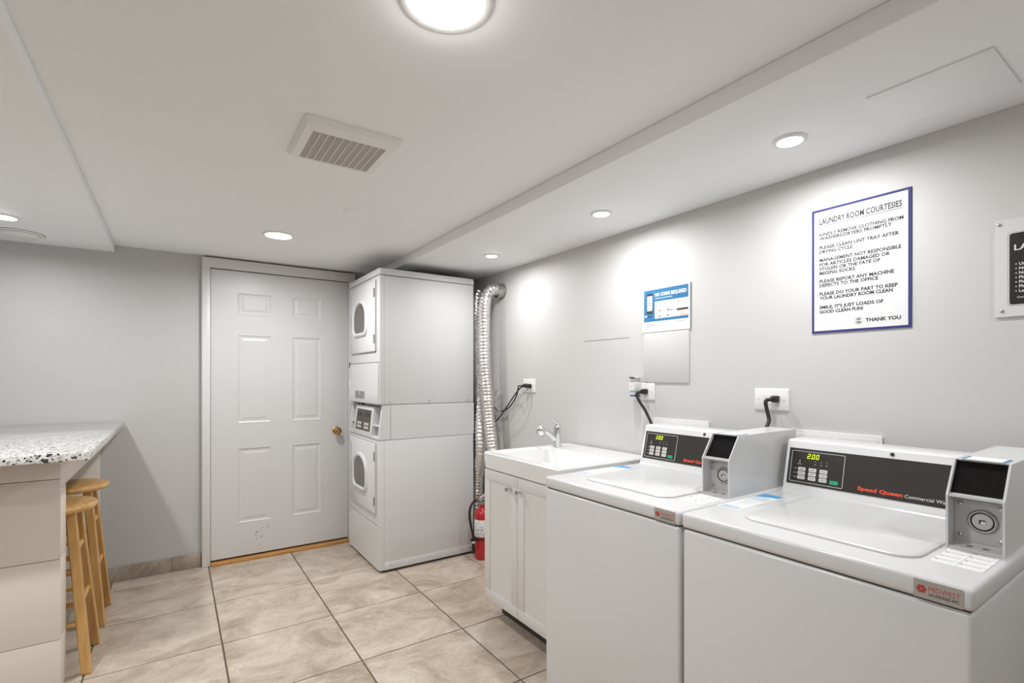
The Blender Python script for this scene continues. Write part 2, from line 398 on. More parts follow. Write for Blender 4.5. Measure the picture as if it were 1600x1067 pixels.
# ------------------------------------------------------------------ bar counter
CX = -.393
t = thing('bar_counter', 'beige panelled bar counter with speckled granite top along back wall', 'counter', (CX, 2.76, 0))
def rel(t, bm):
    bmesh.ops.translate(bm, verts=bm.verts[:], vec=-Vector(t.location)); return bm
def rbox(name, m, t, *a, **k): return obj(name, rel(t, B(box, *a, **k)), m, t)
rbox('countertop', 'granite', t, XL + .002, -.270, 2.492, YB - .015, .990, 1.025, bev=.006)
rbox('wall_core', 'seam', t, XL + .002, CX - .004, 2.764, 2.876, .001, .986)
zs = [.002, .222, .555, .888, .989]
for a, b in zip(zs, zs[1:]):
    rbox('front_panel', 'beige', t, XL + .003, CX, 2.757, 2.766, a + .0012, b - .0012, bev=.001)
for a, b in zip([.002, .222, .555, .850], [.222, .555, .850, .989]):
    rbox('end_panel', 'beige', t, CX - .009, CX - .0005, 2.7665, 2.878, a + .0012, b - .0012, bev=.001)
rbox('rear_panel', 'beige', t, XL + .003, CX, 2.876, 2.880, .002, .85)
rbox('apron', 'beige', t, CX - .022, CX, 2.879, YB - .035, .850, .989, bev=.001)
rbox('wall_panel', 'beige', t, XL + .003, CX + .003, YB - .034, YB - .014, .002, .989, bev=.001)

# ------------------------------------------------------------------ bar stools
def make_stool():
    t = thing('bar_stool', '', 'stool', (0, 0, 0), group='wooden bar stools')
    obj('seat', B(lathe, [(.150, .706), (.163, .709), (.170, .718), (.170, .727), (.164, .736), (.150, .740), (.08, .741), (0, .7405)], n=48), 'wood', t)
    top, bot = .085, .147
    def at(sx, sy, z):
        k = bot + (top - bot) * z / .706; return Vector((sx * k, sy * k, z))
    for sx in (-1, 1):
        for sy in (-1, 1):
            bm = bmesh.new(); h = .0185; loops = []
            for z in (.001, .008, .706):
                c = at(sx, sy, z); q = h - (.004 if z < .005 else 0)
                loops.append([Vector((c.x + a, c.y + b, z)) for a, b in ((-q, -q + .004), (-q + .004, -q), (q - .004, -q), (q, -q + .004), (q, q - .004), (q - .004, q), (-q + .004, q), (-q, q - .004))])
            loft(bm, loops); obj('leg', bm, 'wood', t, smooth=30)
    for z in (.30, .53):
        for sx in (-1, 1): obj('rung', B(cyl, at(sx, -1, z), at(sx, 1, z), .0115), 'wood', t)
    for z in (.22, .45):
        for sy in (-1, 1): obj('rung', B(cyl, at(-1, sy, z), at(1, sy, z), .0115), 'wood', t)
    return t
s1 = make_stool(); s1.location = (-.470, 3.023, 0); s1['label'] = 'honey-coloured wooden bar stool under counter, nearer to the camera'
s2 = copy_tree(s1); s2.location = (-.468, 3.527, 0); s2['label'] = 'honey-coloured wooden bar stool under counter, nearer to the back wall'

# ------------------------------------------------------------------ stacked dryers
DX, DY, DW, DD = 1.125, 3.228, .685, .720
t = thing('stacked_dryer', 'tall white stack of two commercial dryers beside the door', 'dryer', (DX, DY, 0))
def side(z0, z1, name): return pbox(name, 'dryer', t, .0, DD, 0, DW, z0, z1, bev=.008, seg=3)
pbox('plinth', 'seam', t, .03, DD - .01, .01, DW - .01, 0, .03)
side(.016, .8875, 'lower_cabinet')
side(1.1245, 1.9945, 'upper_cabinet')
obj('top_cover', B(loft, [rrect(-.006, DD + .004, -.006, DW + .006, .018, z) if z < 2.033 else rrect(0, DD - .002, 0, DW, .014, z) for z in (1.997, 2.030, 2.0395)]), 'dryer', t)
# middle control section: side walls lean back at the front
prof = [(.012, .890), (.035, 1.122), (DD, 1.122), (DD, .890)]
pr2 = [(-.004, .890), (.022, 1.122), (.06, 1.122), (.06, .890)]
bm = bmesh.new(); prism(bm, [(.075, .889), (.075, 1.123), (DD, 1.123), (DD, .889)], 0, DW); obj('control_cabinet', bm, 'dryer', t)
for a, b in ((0, .03), (DW - .03, DW)):
    bm = bmesh.new(); prism(bm, [(-.004, .890), (.022, 1.122), (.077, 1.122), (.077, .890)], a, b); obj('control_cheek', bm, 'dryer', t)
cm = frame((-.004, DW, .890), (0, -1, 0), (.026, 0, .232))        # plane of the sloping control front: u to the right, v up
bm = bmesh.new(); box(bm, .125, .525, .004, .214, -.06, .004, bev=.004, mtx=cm); obj('control_bezel', bm, 'dryer', t)
bm = bmesh.new(); box(bm, .03, DW - .03, .0, .018, -.06, .002, bev=.002, mtx=cm); obj('control_sill', bm, 'dryer', t)
for u0, u1 in ((.03, .125), (.525, .655)):
    pbox('side_pocket', 'grey', t, .060, .076, DW - u1, DW - u0, .9, 1.122)
    bm = bmesh.new(); box(bm, u0, u1, .085, .096, -.055, -.002, mtx=cm); obj('pocket_shelf', bm, 'dryer', t)
cp = flat('control_overlay', 'ctrl', t, cm, .170, .490, .038, .188, t=.0052)
cq = cm @ Matrix.Translation((0, 0, .0052))
for u in (.20, .36):
    flat('display', 'black', cp, cq, u, u + .09, .135, .165); 
    for i in range(3):
        for j in range(2): flat('key', 'keys', cp, cq, u + i * .034, u + .024 + i * .034, .052 + j * .026, .070 + j * .026)
for w_, u, v in (('START', .20, .120), ('START', .37, .120), ('UPPER', .20, .172)): text('control_lettering', [(w_, u, v, .012, {})], 'orange', cp, cq @ Matrix.Translation((0, 0, .0004)))
pm = frame((0, DW, 0), (0, -1, 0), (0, 0, 1))                     # front plane: u from the left edge, v = height
def dryer_door(z0, z1, zw):
    u0, u1 = .062, .623
    g = flat('door_gap', 'seam', t, pm, u0 - .0022, u1 + .0022, z0 - .0022, z1 + .0022, t=.0008)
    d = obj('dryer_door', B(loft, [tr(pm, rrect(u0, u1, z0, z1, .006, 0)), tr(pm, rrect(u0, u1, z0, z1, .006, .010)), tr(pm, rrect(u0 + .004, u1 - .004, z0 + .004, z1 - .004, .006, .0135))]), 'dryer', t)
    wm = pm @ Matrix.Translation((DW - (3.600 - DY), zw, .0135))
    ring = [(.345, .275, -.002), (.335, .265, .008), (.318, .250, .015), (.295, .232, .016), (.270, .212, .010), (.262, .205, .001)]
    obj('window_ring', B(loft, [tr(wm, arch(a, b + .002, z)) for a, b, z in ring]), 'dryer', d)
    obj('window_glass', B(loft, [tr(wm, arch(.262, .207, .0005)), tr(wm, arch(.262, .207, .006))]), 'glass', d)
    for zz in (z0 + .085, z1 - .085):
        flat('hinge', 'grey', d, pm @ Matrix.Translation((0, 0, .0136)), u1 - .011, u1 - .001, zz - .030, zz + .030, t=.004)
    flat('latch_slot', 'grey', d, pm @ Matrix.Translation((0, 0, .0136)), .088, .094, zw - .055, zw + .055, t=.0006)
    flat('notice', 'pale', d, pm @ Matrix.Translation((0, 0, .0136)), .074, .110, z1 - .145, z1 - .035, t=.0004)
    text('notice_print', [('NOTICE', .078, z1 - .058 - .02 * i, .009, dict(width=.028)) for i in range(4)], 'ink', d, pm @ Matrix.Translation((0, 0, .0142)))
dryer_door(1.484, 1.966, 1.735)
dryer_door(.386, .860, .632)
# lint panel of the upper unit, proud at its foot
bm = bmesh.new()
prism(bm, [(.002, 1.409), (-.006, 1.406), (-.010, 1.20), (-.012, 1.150), (-.006, 1.128), (.004, 1.126)], .008, .648); obj('lint_panel', bm, 'dryer', t)
flat('panel_gap', 'seam', t, pm, .004, DW - .004, 1.409, 1.413, t=.0004)
rp = flat('rating_plate', 'lgrey', t, pm @ Matrix.Translation((0, 0, .0115)), .185, .410, 1.152, 1.214, t=.0012)
bm = bmesh.new(); rr = random.Random(2); u = .195
while u < .40:
    ww = rr.uniform(.003, .010); box(bm, u, min(u + ww, .402), 1.158, 1.208 if rr.random() > .3 else 1.185, 0, .0003, mtx=pm @ Matrix.Translation((0, 0, .0128))); u += ww + rr.uniform(.003, .006)
obj('plate_print', bm, 'grey', rp, smooth=0)
for z0, z1, m in ((1.385, 1.425, 'grey'), (1.325, 1.375, 'pale'), (1.23, 1.30, 'paper'), (1.15, 1.175, 'pale')):
    flat('sticker', m, t, pm @ Matrix.Translation((0, 0, .006)), .004, .030, z0, z1, t=.001)
flat('kick_gap', 'seam', t, pm, .004, DW - .004, .306, .3095, t=.0004)
o = obj('kick_panel', B(loft, [tr(pm, rrect(.004, DW - .010, .020, .306, .004, 0)), tr(pm, rrect(.006, DW - .012, .022, .304, .004, .004))]), 'dryer', t)
flat('serial_tag', 'lgrey', t, pm @ Matrix.Translation((0, 0, .0042)), .012, .034, .272, .300)
# side-panel fold lines and screws
for z0, z1 in ((.02, .885), (1.127, 1.992)):
    pbox('fold_line', 'lgrey', t, .0315, .0332, -.0006, .004, z0, z1)
for x, z in [(x, 1.142) for x in (.07, .36, .66)] + [(x, .046) for x in (.075, .36, .68)]:
    obj('screw', B(lathe, [(.006, 0), (.006, .002), (.003, .0032), (0, .0034)], frame((x, 0, z), (1, 0, 0), (0, 0, 1)), 12), 'steel', t)
pbox('base_rail', 'dryer', t, .034, DD - .012, -.0025, .004, .018, .068, bev=.001)

# ------------------------------------------------------------------ exhaust ducts
def duct(label, pts, r, amp, pitch, seed, group='silver exhaust ducts'):
    P = smoothpath(pts, 24)
    # resample at equal steps, ribbed like a pulled-out foil hose
    out = [P[0]]; step = pitch / 4; acc = 0
    for a, b in zip(P, P[1:]):
        L = (b - a).length; d = step - acc
        while d <= L:
            out.append(a.lerp(b, d / L)); d += step
        acc = (acc + L) % step
    rn = random.Random(seed); jit = [rn.uniform(-1, 1) for _ in out]
    bm = bmesh.new(); tube(bm, out, r, 20, rf=lambda i: r + amp * (1 if i % 4 in (0, 1) else -1) * (.6 + .4 * jit[i]))
    rn2 = random.Random(seed + 9)
    for v in bm.verts: v.co += Vector((rn2.uniform(-1, 1), rn2.uniform(-1, 1), rn2.uniform(-1, 1))) * amp * .45
    t = thing('exhaust_duct', label, 'duct', pts[-1], group=group)
    obj('hose', rel(t, bm), 'foil', t, smooth=60); return t
d1 = duct('crinkled silver foil duct running from the wall collar down behind the sink', [(1.990, 3.108, 1.950), (1.950, 3.112, 1.958), (1.905, 3.118, 1.930), (1.880, 3.120, 1.86), (1.873, 3.12, 1.75), (1.873, 3.11, 1.40), (1.888, 3.075, 1.02), (1.893, 3.04, .80), (1.91, 2.98, .45), (1.92, 2.95, .10)], .043, .0035, .024, 1)
bm = bmesh.new(); lathe(bm, [(.058, 0), (.058, .008), (.051, .010), (.051, .05), (.047, .05), (.047, 0)], frame((2.0205, 3.108, 1.95), (0, -1, 0), (0, 0, 1)), 32)
obj('wall_collar', rel(d1, bm), 'steel', d1)
d2 = duct('crinkled silver foil duct squeezed behind the dryers', [(1.96, 3.36, 1.97), (1.935, 3.35, 1.90), (1.925, 3.34, 1.70), (1.924, 3.31, 1.35), (1.905, 3.24, 1.08), (1.880, 3.185, .88), (1.885, 3.19, .72), (1.905, 3.27, .52), (1.91, 3.30, .10)], .042, .0038, .026, 5)

# ------------------------------------------------------------------ fire extinguisher
t = thing('fire_extinguisher', 'red fire extinguisher on the floor between dryers and sink', 'fire extinguisher', (1.845, 3.105, 0))
obj('cylinder', B(lathe, [(.048, 0), (.054, .006), (.056, .02), (.056, .30), (.054, .32), (.046, .345), (.030, .362), (.020, .368), (.018, .385)], n=36), 'red', t)
lb = obj('label', B(lathe, [(.0562, .165), (.0566, .166), (.0566, .285), (.0562, .286)], n=36), 'paper', t); lb['label'] = 'white instruction label'
bm = bmesh.new(); rr = random.Random(4)
for k in range(26):
    a = rr.uniform(R(150), R(290)); z = rr.choice((.178, .19, .215, .235, .262)); s = rr.uniform(.003, .008)
    m = Matrix.Rotation(a, 4, 'Z') @ Matrix.Translation((.0567, 0, z)); box(bm, 0, .0003, -s, s, -.003, .004, mtx=m)
obj('label_print', bm, 'inkg', lb, smooth=0)
obj('strap', B(lathe, [(.0565, .140), (.0595, .142), (.0595, .160), (.0565, .162)], n=36), 'redd', t)
bm = bmesh.new(); box(bm, -.016, .016, -.016, .016, .385, .415, bev=.004); cyl(bm, (-.016, 0, .41), (-.055, -.01, .425), .009, .008); obj('valve', bm, 'steel', t)
for z, k in ((.418, .02), (.430, .055)):
    bm = bmesh.new(); prism(bm, [(-.02, z), (.09, z + k), (.095, z + k + .008), (-.02, z + .009)], -.009, .009); obj('handle', bm, 'lgrey', t)
bm = bmesh.new(); tube(bm, smoothpath([(-.055, -.010, .425), (-.085, -.018, .42), (-.112, -.024, .385), (-.120, -.026, .325), (-.108, -.026, .255), (-.094, -.026, .20), (-.090, -.026, .15)], 6), .0085, 10); obj('hose', bm, 'rubber', t)
bm = bmesh.new(); cyl(bm, (-.090, -.026, .15), (-.088, -.026, .060), .011, .013); obj('nozzle', bm, 'rubber', t)
bm = bmesh.new(); cyl(bm, (-.0895, -.026, .145), (-.0893, -.026, .132), .0125, .0125); obj('hose_ferrule', bm, 'plastic', t)
pbox('hose_clip', 'rubber', t, -.105, -.054, -.034, -.012, .142, .160, bev=.002)

# ------------------------------------------------------------------ utility sink
SY0, SY1, SX = 1.705, 2.337, 1.400
t = thing('utility_sink', 'white utility sink with two-door cabinet between dryers and washers', 'sink cabinet', (SX, SY0, 0))
Wd, Dp = SY1 - SY0, .606
pbox('carcass', 'cab', t, .019, Dp - .004, .004, Wd - .004, .100, .816)
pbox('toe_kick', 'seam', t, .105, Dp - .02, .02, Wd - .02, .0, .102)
for y0, y1, kn in ((.003, .3145, .262), (.3175, Wd - .003, .356)):
    d = pbox('cabinet_door', 'cab', t, .006, .0185, y0, y1, .112, .811)
    fw = .054
    for a in ((y0, y1, .112, .112 + fw), (y0, y1, .811 - fw, .811), (y0, y0 + fw, .112 + fw, .811 - fw), (y1 - fw, y1, .112 + fw, .811 - fw)):
        pbox('door_rail', 'cab', d, .0025, .007, *a, bev=.0008)
    k = obj('knob', B(lathe, [(.009, 0), (.008, .004), (.0055, .010), (.008, .017), (.0135, .021), (.0145, .026), (.011, .031), (0, .032)], frame((0, kn + (.015 if kn > .3 else .02), .748), (0, -1, 0), (0, 0, 1)), 20), 'chrome', d)
bm = bmesh.new()
def sl(i0, i1, j0, j1, r, z): return rrect(i0, i1, j0, j1, r, z)
loft(bm, [sl(.004, Dp, 0, Wd, .012, .8175), sl(0, Dp + .002, -.003, Wd + .003, .014, .850), sl(-.004, Dp + .004, -.006, Wd + .006, .016, .897), sl(.002, Dp, 0, Wd, .014, .9045),
          sl(.024, .402, .016, Wd - .042, .026, .9035), sl(.031, .395, .022, Wd - .050, .026, .896), sl(.050, .378, .044, Wd - .068, .035, .70), sl(.070, .360, .066, Wd - .088, .04, .664)])
obj('basin', bm, 'basin', t)
obj('drain', B(lathe, [(.034, .664), (.034, .667), (.026, .668), (.022, .6655), (0, .6655)], Matrix.Translation((.22, Wd / 2, 0)), 28), 'chrome', t)
# faucet: a thing of its own standing on the basin ledge
t = thing('sink_faucet', 'chrome single-lever faucet on the corner of the utility sink', 'faucet', (1.862, 2.268, .9035))
obj('base_flange', B(lathe, [(.028, 0), (.028, .004), (.025, .008), (.022, .010)], n=28), 'chrome', t)
obj('body', B(lathe, [(.021, .008), (.0215, .06), (.0225, .095), (.022, .112), (.017, .124), (.006, .129)], n=28), 'chrome', t)
bm = bmesh.new(); tube(bm, smoothpath([(.0, 0, .035), (-.04, .0, .062), (-.085, 0, .092), (-.125, 0, .112)], 6), .014, 16, rf=lambda i: .017 - .00022 * i); obj('spout', bm, 'chrome', t)
m = Matrix.Translation((-.125, 0, .104)) @ Matrix.Rotation(R(-22), 4, 'Y')
obj('spray_head', B(lathe, [(.017, -.030), (.0235, -.026), (.0255, -.008), (.024, .010), (.017, .022), (.006, .026)], m, 24), 'chrome', t)
obj('spray_face', B(lathe, [(.0165, -.0305), (.0165, -.032), (.006, -.032)], m, 20), 'grey', t)
bm = bmesh.new(); tube(bm, smoothpath([(.008, 0, .122), (-.008, 0, .140), (-.035, .002, .156), (-.066, .004, .162)], 6), .008, 12, rf=lambda i: .0115 - .0004 * i); obj('lever', bm, 'chrome', t)

# ------------------------------------------------------------------ washers
def make_washer(y0, label):
    t = thing('washing_machine', label, 'washer', (1.225, y0, 0), group='top-loading washers')
    Wy = .645
    pbox('cabinet', 'enamel', t, .003, .705, .003, Wy - .003, .012, .868, bev=.010, seg=3)
    pbox('cover_gap', 'seam', t, .010, .70, .009, Wy - .009, .866, .8725)
    for x in (.06, .64):
        for y in (.05, Wy - .05): obj('foot', B(cyl, (x, y, 0), (x, y, .014), .02), 'rubber', t)
    pbox('top_cover', 'enamel', t, 0, .708, 0, Wy, .871, .914, bev=.010, seg=3)
    # lid, proud of the cover
    L = [rrect(.095, .520, .118, .523, .045, .9136), rrect(.095, .520, .118, .523, .045, .9185), rrect(.100, .515, .123, .518, .042, .9215)]
    for lp in L:
        for v in lp:
            if v.x < .2: v.x -= .016 * max(0, 1 - ((v.y - .32) / .205) ** 2)
    ld = obj('lid', B(loft, L), 'enamel', t)
    pbox('lid_gap', 'lgrey', ld, .520, .524, .12, .52, .9138, .916)
    # console
    bm = bmesh.new()
    prism(bm, [(.546, .9138), (.5505, .921), (.589, 1.082), (.594, 1.087), (.602, 1.0895), (.69, 1.0915), (.706, 1.086), (.706, .9138)], .0145, Wy - .010)
    obj('console', bm, 'enamel', t)
    cm = frame((.5505, Wy, .921), (0, -1, 0), (.0385, 0, .161))    # sloping console front: u from the left end, v up
    n = cm.to_3x3() @ Vector((0, 0, 1))
    ov = flat('console_overlay', 'console', t, cm, .020, .628, .0215, .1445, t=.0012)
    q = cm @ Matrix.Translation((0, 0, .0012))
    bm = bmesh.new(); o_ = tr(q, rrect(.0285, .1965, .0285, .1365, .004, 0)); i_ = tr(q, rrect(.0305, .1945, .0305, .1345, .003, 0))
    o2 = tr(q, rrect(.0285, .1965, .0285, .1365, .004, .0005)); i2 = tr(q, rrect(.0305, .1945, .0305, .1345, .003, .0005))
    loft(bm, [o_, o2, i2, i_], cap0=False, cap1=False); obj('keypad_border', bm, 'lgrey', ov, smooth=0)
    q2 = q @ Matrix.Translation((0, 0, .0002))
    # seven-segment digits
    bm = bmesh.new(); seg = {'2': 'abged', '0': 'abcdef'}
    def digit(ch, u, v, w=.0088, h=.0165, th=.0021):
        sk = .12
        for s in seg[ch]:
            r = {'a': (0, w, h - th, h), 'd': (0, w, 0, th), 'g': (0, w, h / 2 - th / 2, h / 2 + th / 2), 'b': (w - th, w, h / 2, h), 'c': (w - th, w, 0, h / 2), 'f': (0, th, h / 2, h), 'e': (0, th, 0, h / 2)}[s]
            pts = [(r[0], r[2]), (r[1], r[2]), (r[1], r[3]), (r[0], r[3])]
            loft(bm, [tr(q2, [Vector((u + a + sk * b, v + b, 0)) for a, b in pts]), tr(q2, [Vector((u + a + sk * b, v + b, .0003)) for a, b in pts])])
    digit('2', .080, .1120); digit('0', .0945, .1120); digit('0', .1075, .1120)
    box(bm, .0905, .0925, .1120, .114, 0, .0003, mtx=q2)
    o = obj('price_display', bm, 'led', ov, smooth=0); o['label'] = 'lit yellow-green price digits 2.00'
    km = bpy.data.meshes.new('key'); b2 = B(loft, [rrect(-.012, .012, -.006, .006, .0022, 0), rrect(-.012, .012, -.006, .006, .0022, .001)]); b2.to_mesh(km); b2.free(); km.materials.append(M['keys'])
    for i in range(3):
        for j in range(3):
            k = bpy.data.objects.new('key', km); C.objects.link(k); k.parent = ov
            k.matrix_local = q @ Matrix.Translation((.0670 + .0345 * i, .0745 - .0145 * j, 0))
    bm = bmesh.new()
    names = [['NORMAL', 'PERM', 'BRIGHTS'], ['HEAVY', 'PRESS', 'COLORS'], ['LIGHT', 'DELICATE', 'WARM']]
    for i in range(3):
        for j in range(3):
            box(bm, .0590 + .0345 * i, .0750 + .0345 * i, .0737 - .0145 * j, .0752 - .0145 * j, .0011, .0013, mtx=q)
    obj('key_marking', bm, 'ink', ov, smooth=0)
    g = obj('start_key', B(loft, [tr(q, rrect(.1575, .1825, .037, .0495, .002, 0)), tr(q, rrect(.1575, .1825, .037, .0495, .002, .0012))]), 'green', ov); g['label'] = 'green start key'
    bm = bmesh.new()
    for j in range(3): box(bm, .041, .0515, .0730 - .0145 * j, .0755 - .0145 * j, 0, .0002, mtx=q)
    for u in (.105, .1235, .1405):
        box(bm, u, u + .006, .0955, .0968, 0, .0002, mtx=q); box(bm, u, u + .006, .0925, .0938, 0, .0002, mtx=q); box(bm, u + .002, u + .0035, .102, .107, 0, .0002, mtx=q)
    box(bm, .0485, .066, .0895, .0915, 0, .0002, mtx=q); box(bm, .0525, .0615, .0935, .0952, 0, .0002, mtx=q)
    loft(bm, [tr(q, [Vector((.0545, .0985, 0)), Vector((.0605, .0985, 0)), Vector((.0575, .107, 0))]), tr(q, [Vector((.0545, .0985, .0002)), Vector((.0605, .0985, .0002)), Vector((.0575, .107, .0002))])])
    obj('keypad_marking', bm, 'inkg', ov, smooth=0)
    text('brand_lettering', [('Speed Queen', .2385, .0345, .016, dict(width=.118, bold=.0007, height=.0118))], 'orange', ov, q2)
    text('type_lettering', [('Commercial Washer', .3615, .0335, .012, dict(width=.119, height=.0100))], 'white', ov, q2)
    obj('console_plug', B(lathe, [(.0055, 0), (.0055, .002), (.004, .003), (0, .003)], cm @ Matrix.Translation((.322, .1575, 0)), 16), 'black', t)
    # coin meter
    b0, b1 = .012, .113
    cb = bpy.data.objects.new('coin_meter', None); C.objects.link(cb); cb.parent = t; cb.empty_display_size = .05
    bm = bmesh.new()
    for a, b in ((b0, b0 + .0045), (b1 - .0045, b1)):
        prism(bm, [(.268, .9142), (.268, 1.036), (.324, 1.1145), (.700, 1.1165), (.700, .9142)], a, b)
    prism(bm, [(.314, .9142), (.314, 1.033), (.271, 1.033), (.271, 1.0385), (.283, 1.0385), (.335, 1.1095), (.326, 1.1140), (.700, 1.1160), (.700, .9142)], b0 + .004, b1 - .004)
    prism(bm, [(.270, .9142), (.270, .9190), (.316, .9215), (.316, .9142)], b0 + .004, b1 - .004)
    obj('meter_housing', bm, 'enamel', cb, smooth=25)
    fp = frame((.2840, b1, 1.0395), (0, -1, 0), (.052, 0, .071))
    flat('meter_face', 'blackm', cb, fp, .0050, .096, .0010, .0862, t=.0014)
    lm = frame((.314, b1, .914), (0, -1, 0), (0, 0, 1))
    lp = flat('lock_plate', 'lgrey', cb, lm, .0055, .0955, .0125, .1085, t=.002, r=.003)
    cu = lm @ Matrix.Translation((.0555, .064, .002))
    obj('lock_ring', B(lathe, [(.027, 0), (.027, .003), (.024, .0065), (.0215, .0065), (.0200, .002), (.0200, 0)], cu, 36), 'steel', lp)
    obj('lock_core', B(lathe, [(.0185, 0), (.0185, .005), (.017, .0065), (0, .0065)], cu, 32), 'lgrey', lp)
    flat('keyway', 'black', lp, cu @ Matrix.Translation((0, 0, .0065)), -.0055, .0065, -.0045, .0040, t=.0006)
    flat('key_tongue', 'plastic', lp, cu @ Matrix.Translation((0, 0, .0068)), -.002, .006, -.0045, .0012, t=.0008)
    for u, v in ((.016, .100), (.087, .098), (.016, .026), (.087, .024)):
        obj('rivet', B(lathe, [(.0055, 0), (.005, .002), (.003, .0032), (0, .0034)], lm @ Matrix.Translation((u, v, .002)), 16), 'steel', lp)
    for y in (.048, .076):
        obj('drain_hole', B(loft, [[Vector((.292 + a.x, y + a.y, .9203)) for a in circ(.006, 0, 20)], [Vector((.292 + a.x * .9, y + a.y * .9, .9212)) for a in circ(.006, 0, 20)]]), 'grey', cb)
    ml = flat('meter_label', 'paper', cb, frame((0, 0, 1.1150), (1, 0, 0), (0, 1, 0)), .332, .400, b0 + .012, b1 - .012, t=.0006)
    for a in (b0 + .012, b1 - .018): flat('label_stripe', 'blue', ml, frame((0, 0, 1.1156), (1, 0, 0), (0, 1, 0)), .334, .398, a, a + .006, t=.0003)
    # badge on the front of the cover
    bm_ = frame((-.0003, Wy, .871), (0, -1, 0), (0, 0, 1))
    bd = flat('maker_badge', 'badge', t, bm_, .553, .629, .0025, .0385, t=.0012)
    bq = bm_ @ Matrix.Translation((0, 0, .0013))
    bm = bmesh.new()
    for a in range(6):
        mm = bq @ Matrix.Translation((.5655, .0205, 0)) @ Matrix.Rotation(R(60 * a + 12), 4, 'Z')
        loft(bm, [tr(mm, [Vector(p) for p in ((.0012, -.0008, 0), (.0085, -.0036, 0), (.0070, .0030, 0), (.003, .0028, 0))]), tr(mm, [Vector(p) for p in ((.0012, -.0008, .0002), (.0085, -.0036, .0002), (.0070, .0030, .0002), (.003, .0028, .0002))])])
    obj('badge_emblem', bm, 'badgered', bd, smooth=0)
    text('badge_name', [('MIDWEST', .577, .0190, .012, dict(width=.0475, height=.0098))], 'badgered', bd, bq)
    text('badge_line', [('LAUNDRIES INC.', .577, .0105, .008, dict(width=.0475, height=.0058, bold=.0002))], 'ink', bd, bq)
    # instruction sticker on the left of the cover and the printed table by the meter
    tm = frame((0, Wy, .9140), (1, 0, 0), (0, 1, 0))               # u = depth, v = across (from the left end, negative to the right)
    st = flat('instruction_sticker', 'paper', t, tm, .165, .432, -.075, -.008, t=.0004)
    sq = tm @ Matrix.Translation((0, 0, .0004))
    tri = [(.432, -.010), (.372, -.010), (.398, -.074), (.432, -.074)]
    obj('sticker_band', B(loft, [tr(sq, [Vector((a, b, 0)) for a, b in tri]), tr(sq, [Vector((a, b, .0002)) for a, b in tri])]), 'sky', st, smooth=0)
    flat('sticker_band', 'pale', st, sq, .318, .372, -.070, -.012, t=.0002)
    bm = bmesh.new()
    for a in (.172, .188): box(bm, a, a + .006, -.070, -.014, 0, .0002, mtx=sq)
    obj('sticker_foot', bm, 'blue', st, smooth=0)
    bm = bmesh.new()
    for a in range(5): box(bm, .214 + .02 * a, .2165 + .02 * a, -.066 + .004 * (a % 2), -.022, 0, .0002, mtx=sq)
    obj('sticker_print', bm, 'inkg', st, smooth=0)
    pt = flat('printed_table', 'paper', t, frame((0, 0, .9140), (1, 0, 0), (0, 1, 0)), .124, .266, .016, .106, t=.0003)
    pq = frame((0, 0, .9143), (1, 0, 0), (0, 1, 0)); bm = bmesh.new()
    for v in (.017, .061, .1045): box(bm, .126, .264, v - .0004, v + .0004, 0, .0002, mtx=pq)
    for a in range(5):
        u = .126 + a * .0345; box(bm, u - .0005, u + .0005, .017, .105, 0, .0002, mtx=pq)
        if a:
            for v in (.057, .099): box(bm, u - .012, u - .006, v - .004, v + .002, 0, .0002, mtx=pq)
            for v in (.024, .068): box(bm, u - .0105, u - .0085, v, v + .026, 0, .0002, mtx=pq)
    obj('table_print', bm, 'inkg', pt, smooth=0)
    return t
make_washer(.280, 'white top-loading coin washer at the right, nearest the camera')
make_washer(.930, 'white top-loading coin washer between the sink and the nearest washer')

# ------------------------------------------------------------------ things on the right wall
WM = frame((XR, 0, 0), (0, -1, 0), (0, 0, 1))          # u = -y, v = z, normal into the room
def wplane(y, z, d=0.): return WM @ Matrix.Translation((-y, z, d))
def loc(y, z): return (XR, y, z)
def local(t): return Matrix.Translation(-Vector(t.location))
# courtesies poster
t = thing('courtesies_poster', 'white laundry courtesies notice with navy border on right wall', 'poster', loc(.774, 1.476))
m0 = local(t) @ wplane(.929, 1.476)
pb = flat('backing', 'navy', t, m0, 0, .310, 0, .466, t=.004)
m1 = m0 @ Matrix.Translation((0, 0, .004))
sh = flat('sheet', 'paper', t, m1, .0085, .3015, .0085, .4575, t=.0006)
m2 = m1 @ Matrix.Translation((.027, -1.476, .0009))
body = ['KINDLY REMOVE CLOTHING FROM', 'WASHERS/DRYERS PROMPTLY', 'PLEASE CLEAN LINT TRAY AFTER', 'DRYING CYCLE', 'MANAGEMENT NOT RESPONSIBLE', 'FOR ARTICLES DAMAGED OR', 'STOLEN OR THE FATE OF', 'MISSING SOCKS',
        'PLEASE REPORT ANY MACHINE', 'DEFECTS TO THE OFFICE', 'PLEASE DO YOUR PART TO KEEP', 'YOUR LAUNDRY ROOM CLEAN', 'SMILE, IT\'S JUST LOADS OF', 'GOOD CLEAN FUN!']
zw = [(1.8405, .262), (1.8253, .23), (1.7916, .25), (1.7751, .111), (1.7445, .256), (1.7273, .224), (1.7108, .196), (1.6949, .119), (1.6649, .236), (1.649, .19), (1.6172, .246), (1.6013, .232), (1.567, .205), (1.5499, .144)]
for a, b in ((0, 2), (2, 4), (4, 8), (8, 10), (10, 12), (12, 14)):
    text('paragraph', [(s_, 0, z, .016, dict(width=w_, height=.0124, bold=.0006)) for s_, (z, w_) in list(zip(body, zw))[a:b]], 'ink', t, m2)
text('closing_words', [('THANK YOU', .151, 1.506, .016, dict(width=.104, height=.0124, bold=.0006))], 'ink', t, m2)
text('heading', [('LAUNDRY ROOM COURTESIES', 0, 1.8845, .024, dict(width=.258, height=.0215, bold=.0007))], 'ink', t, m2)
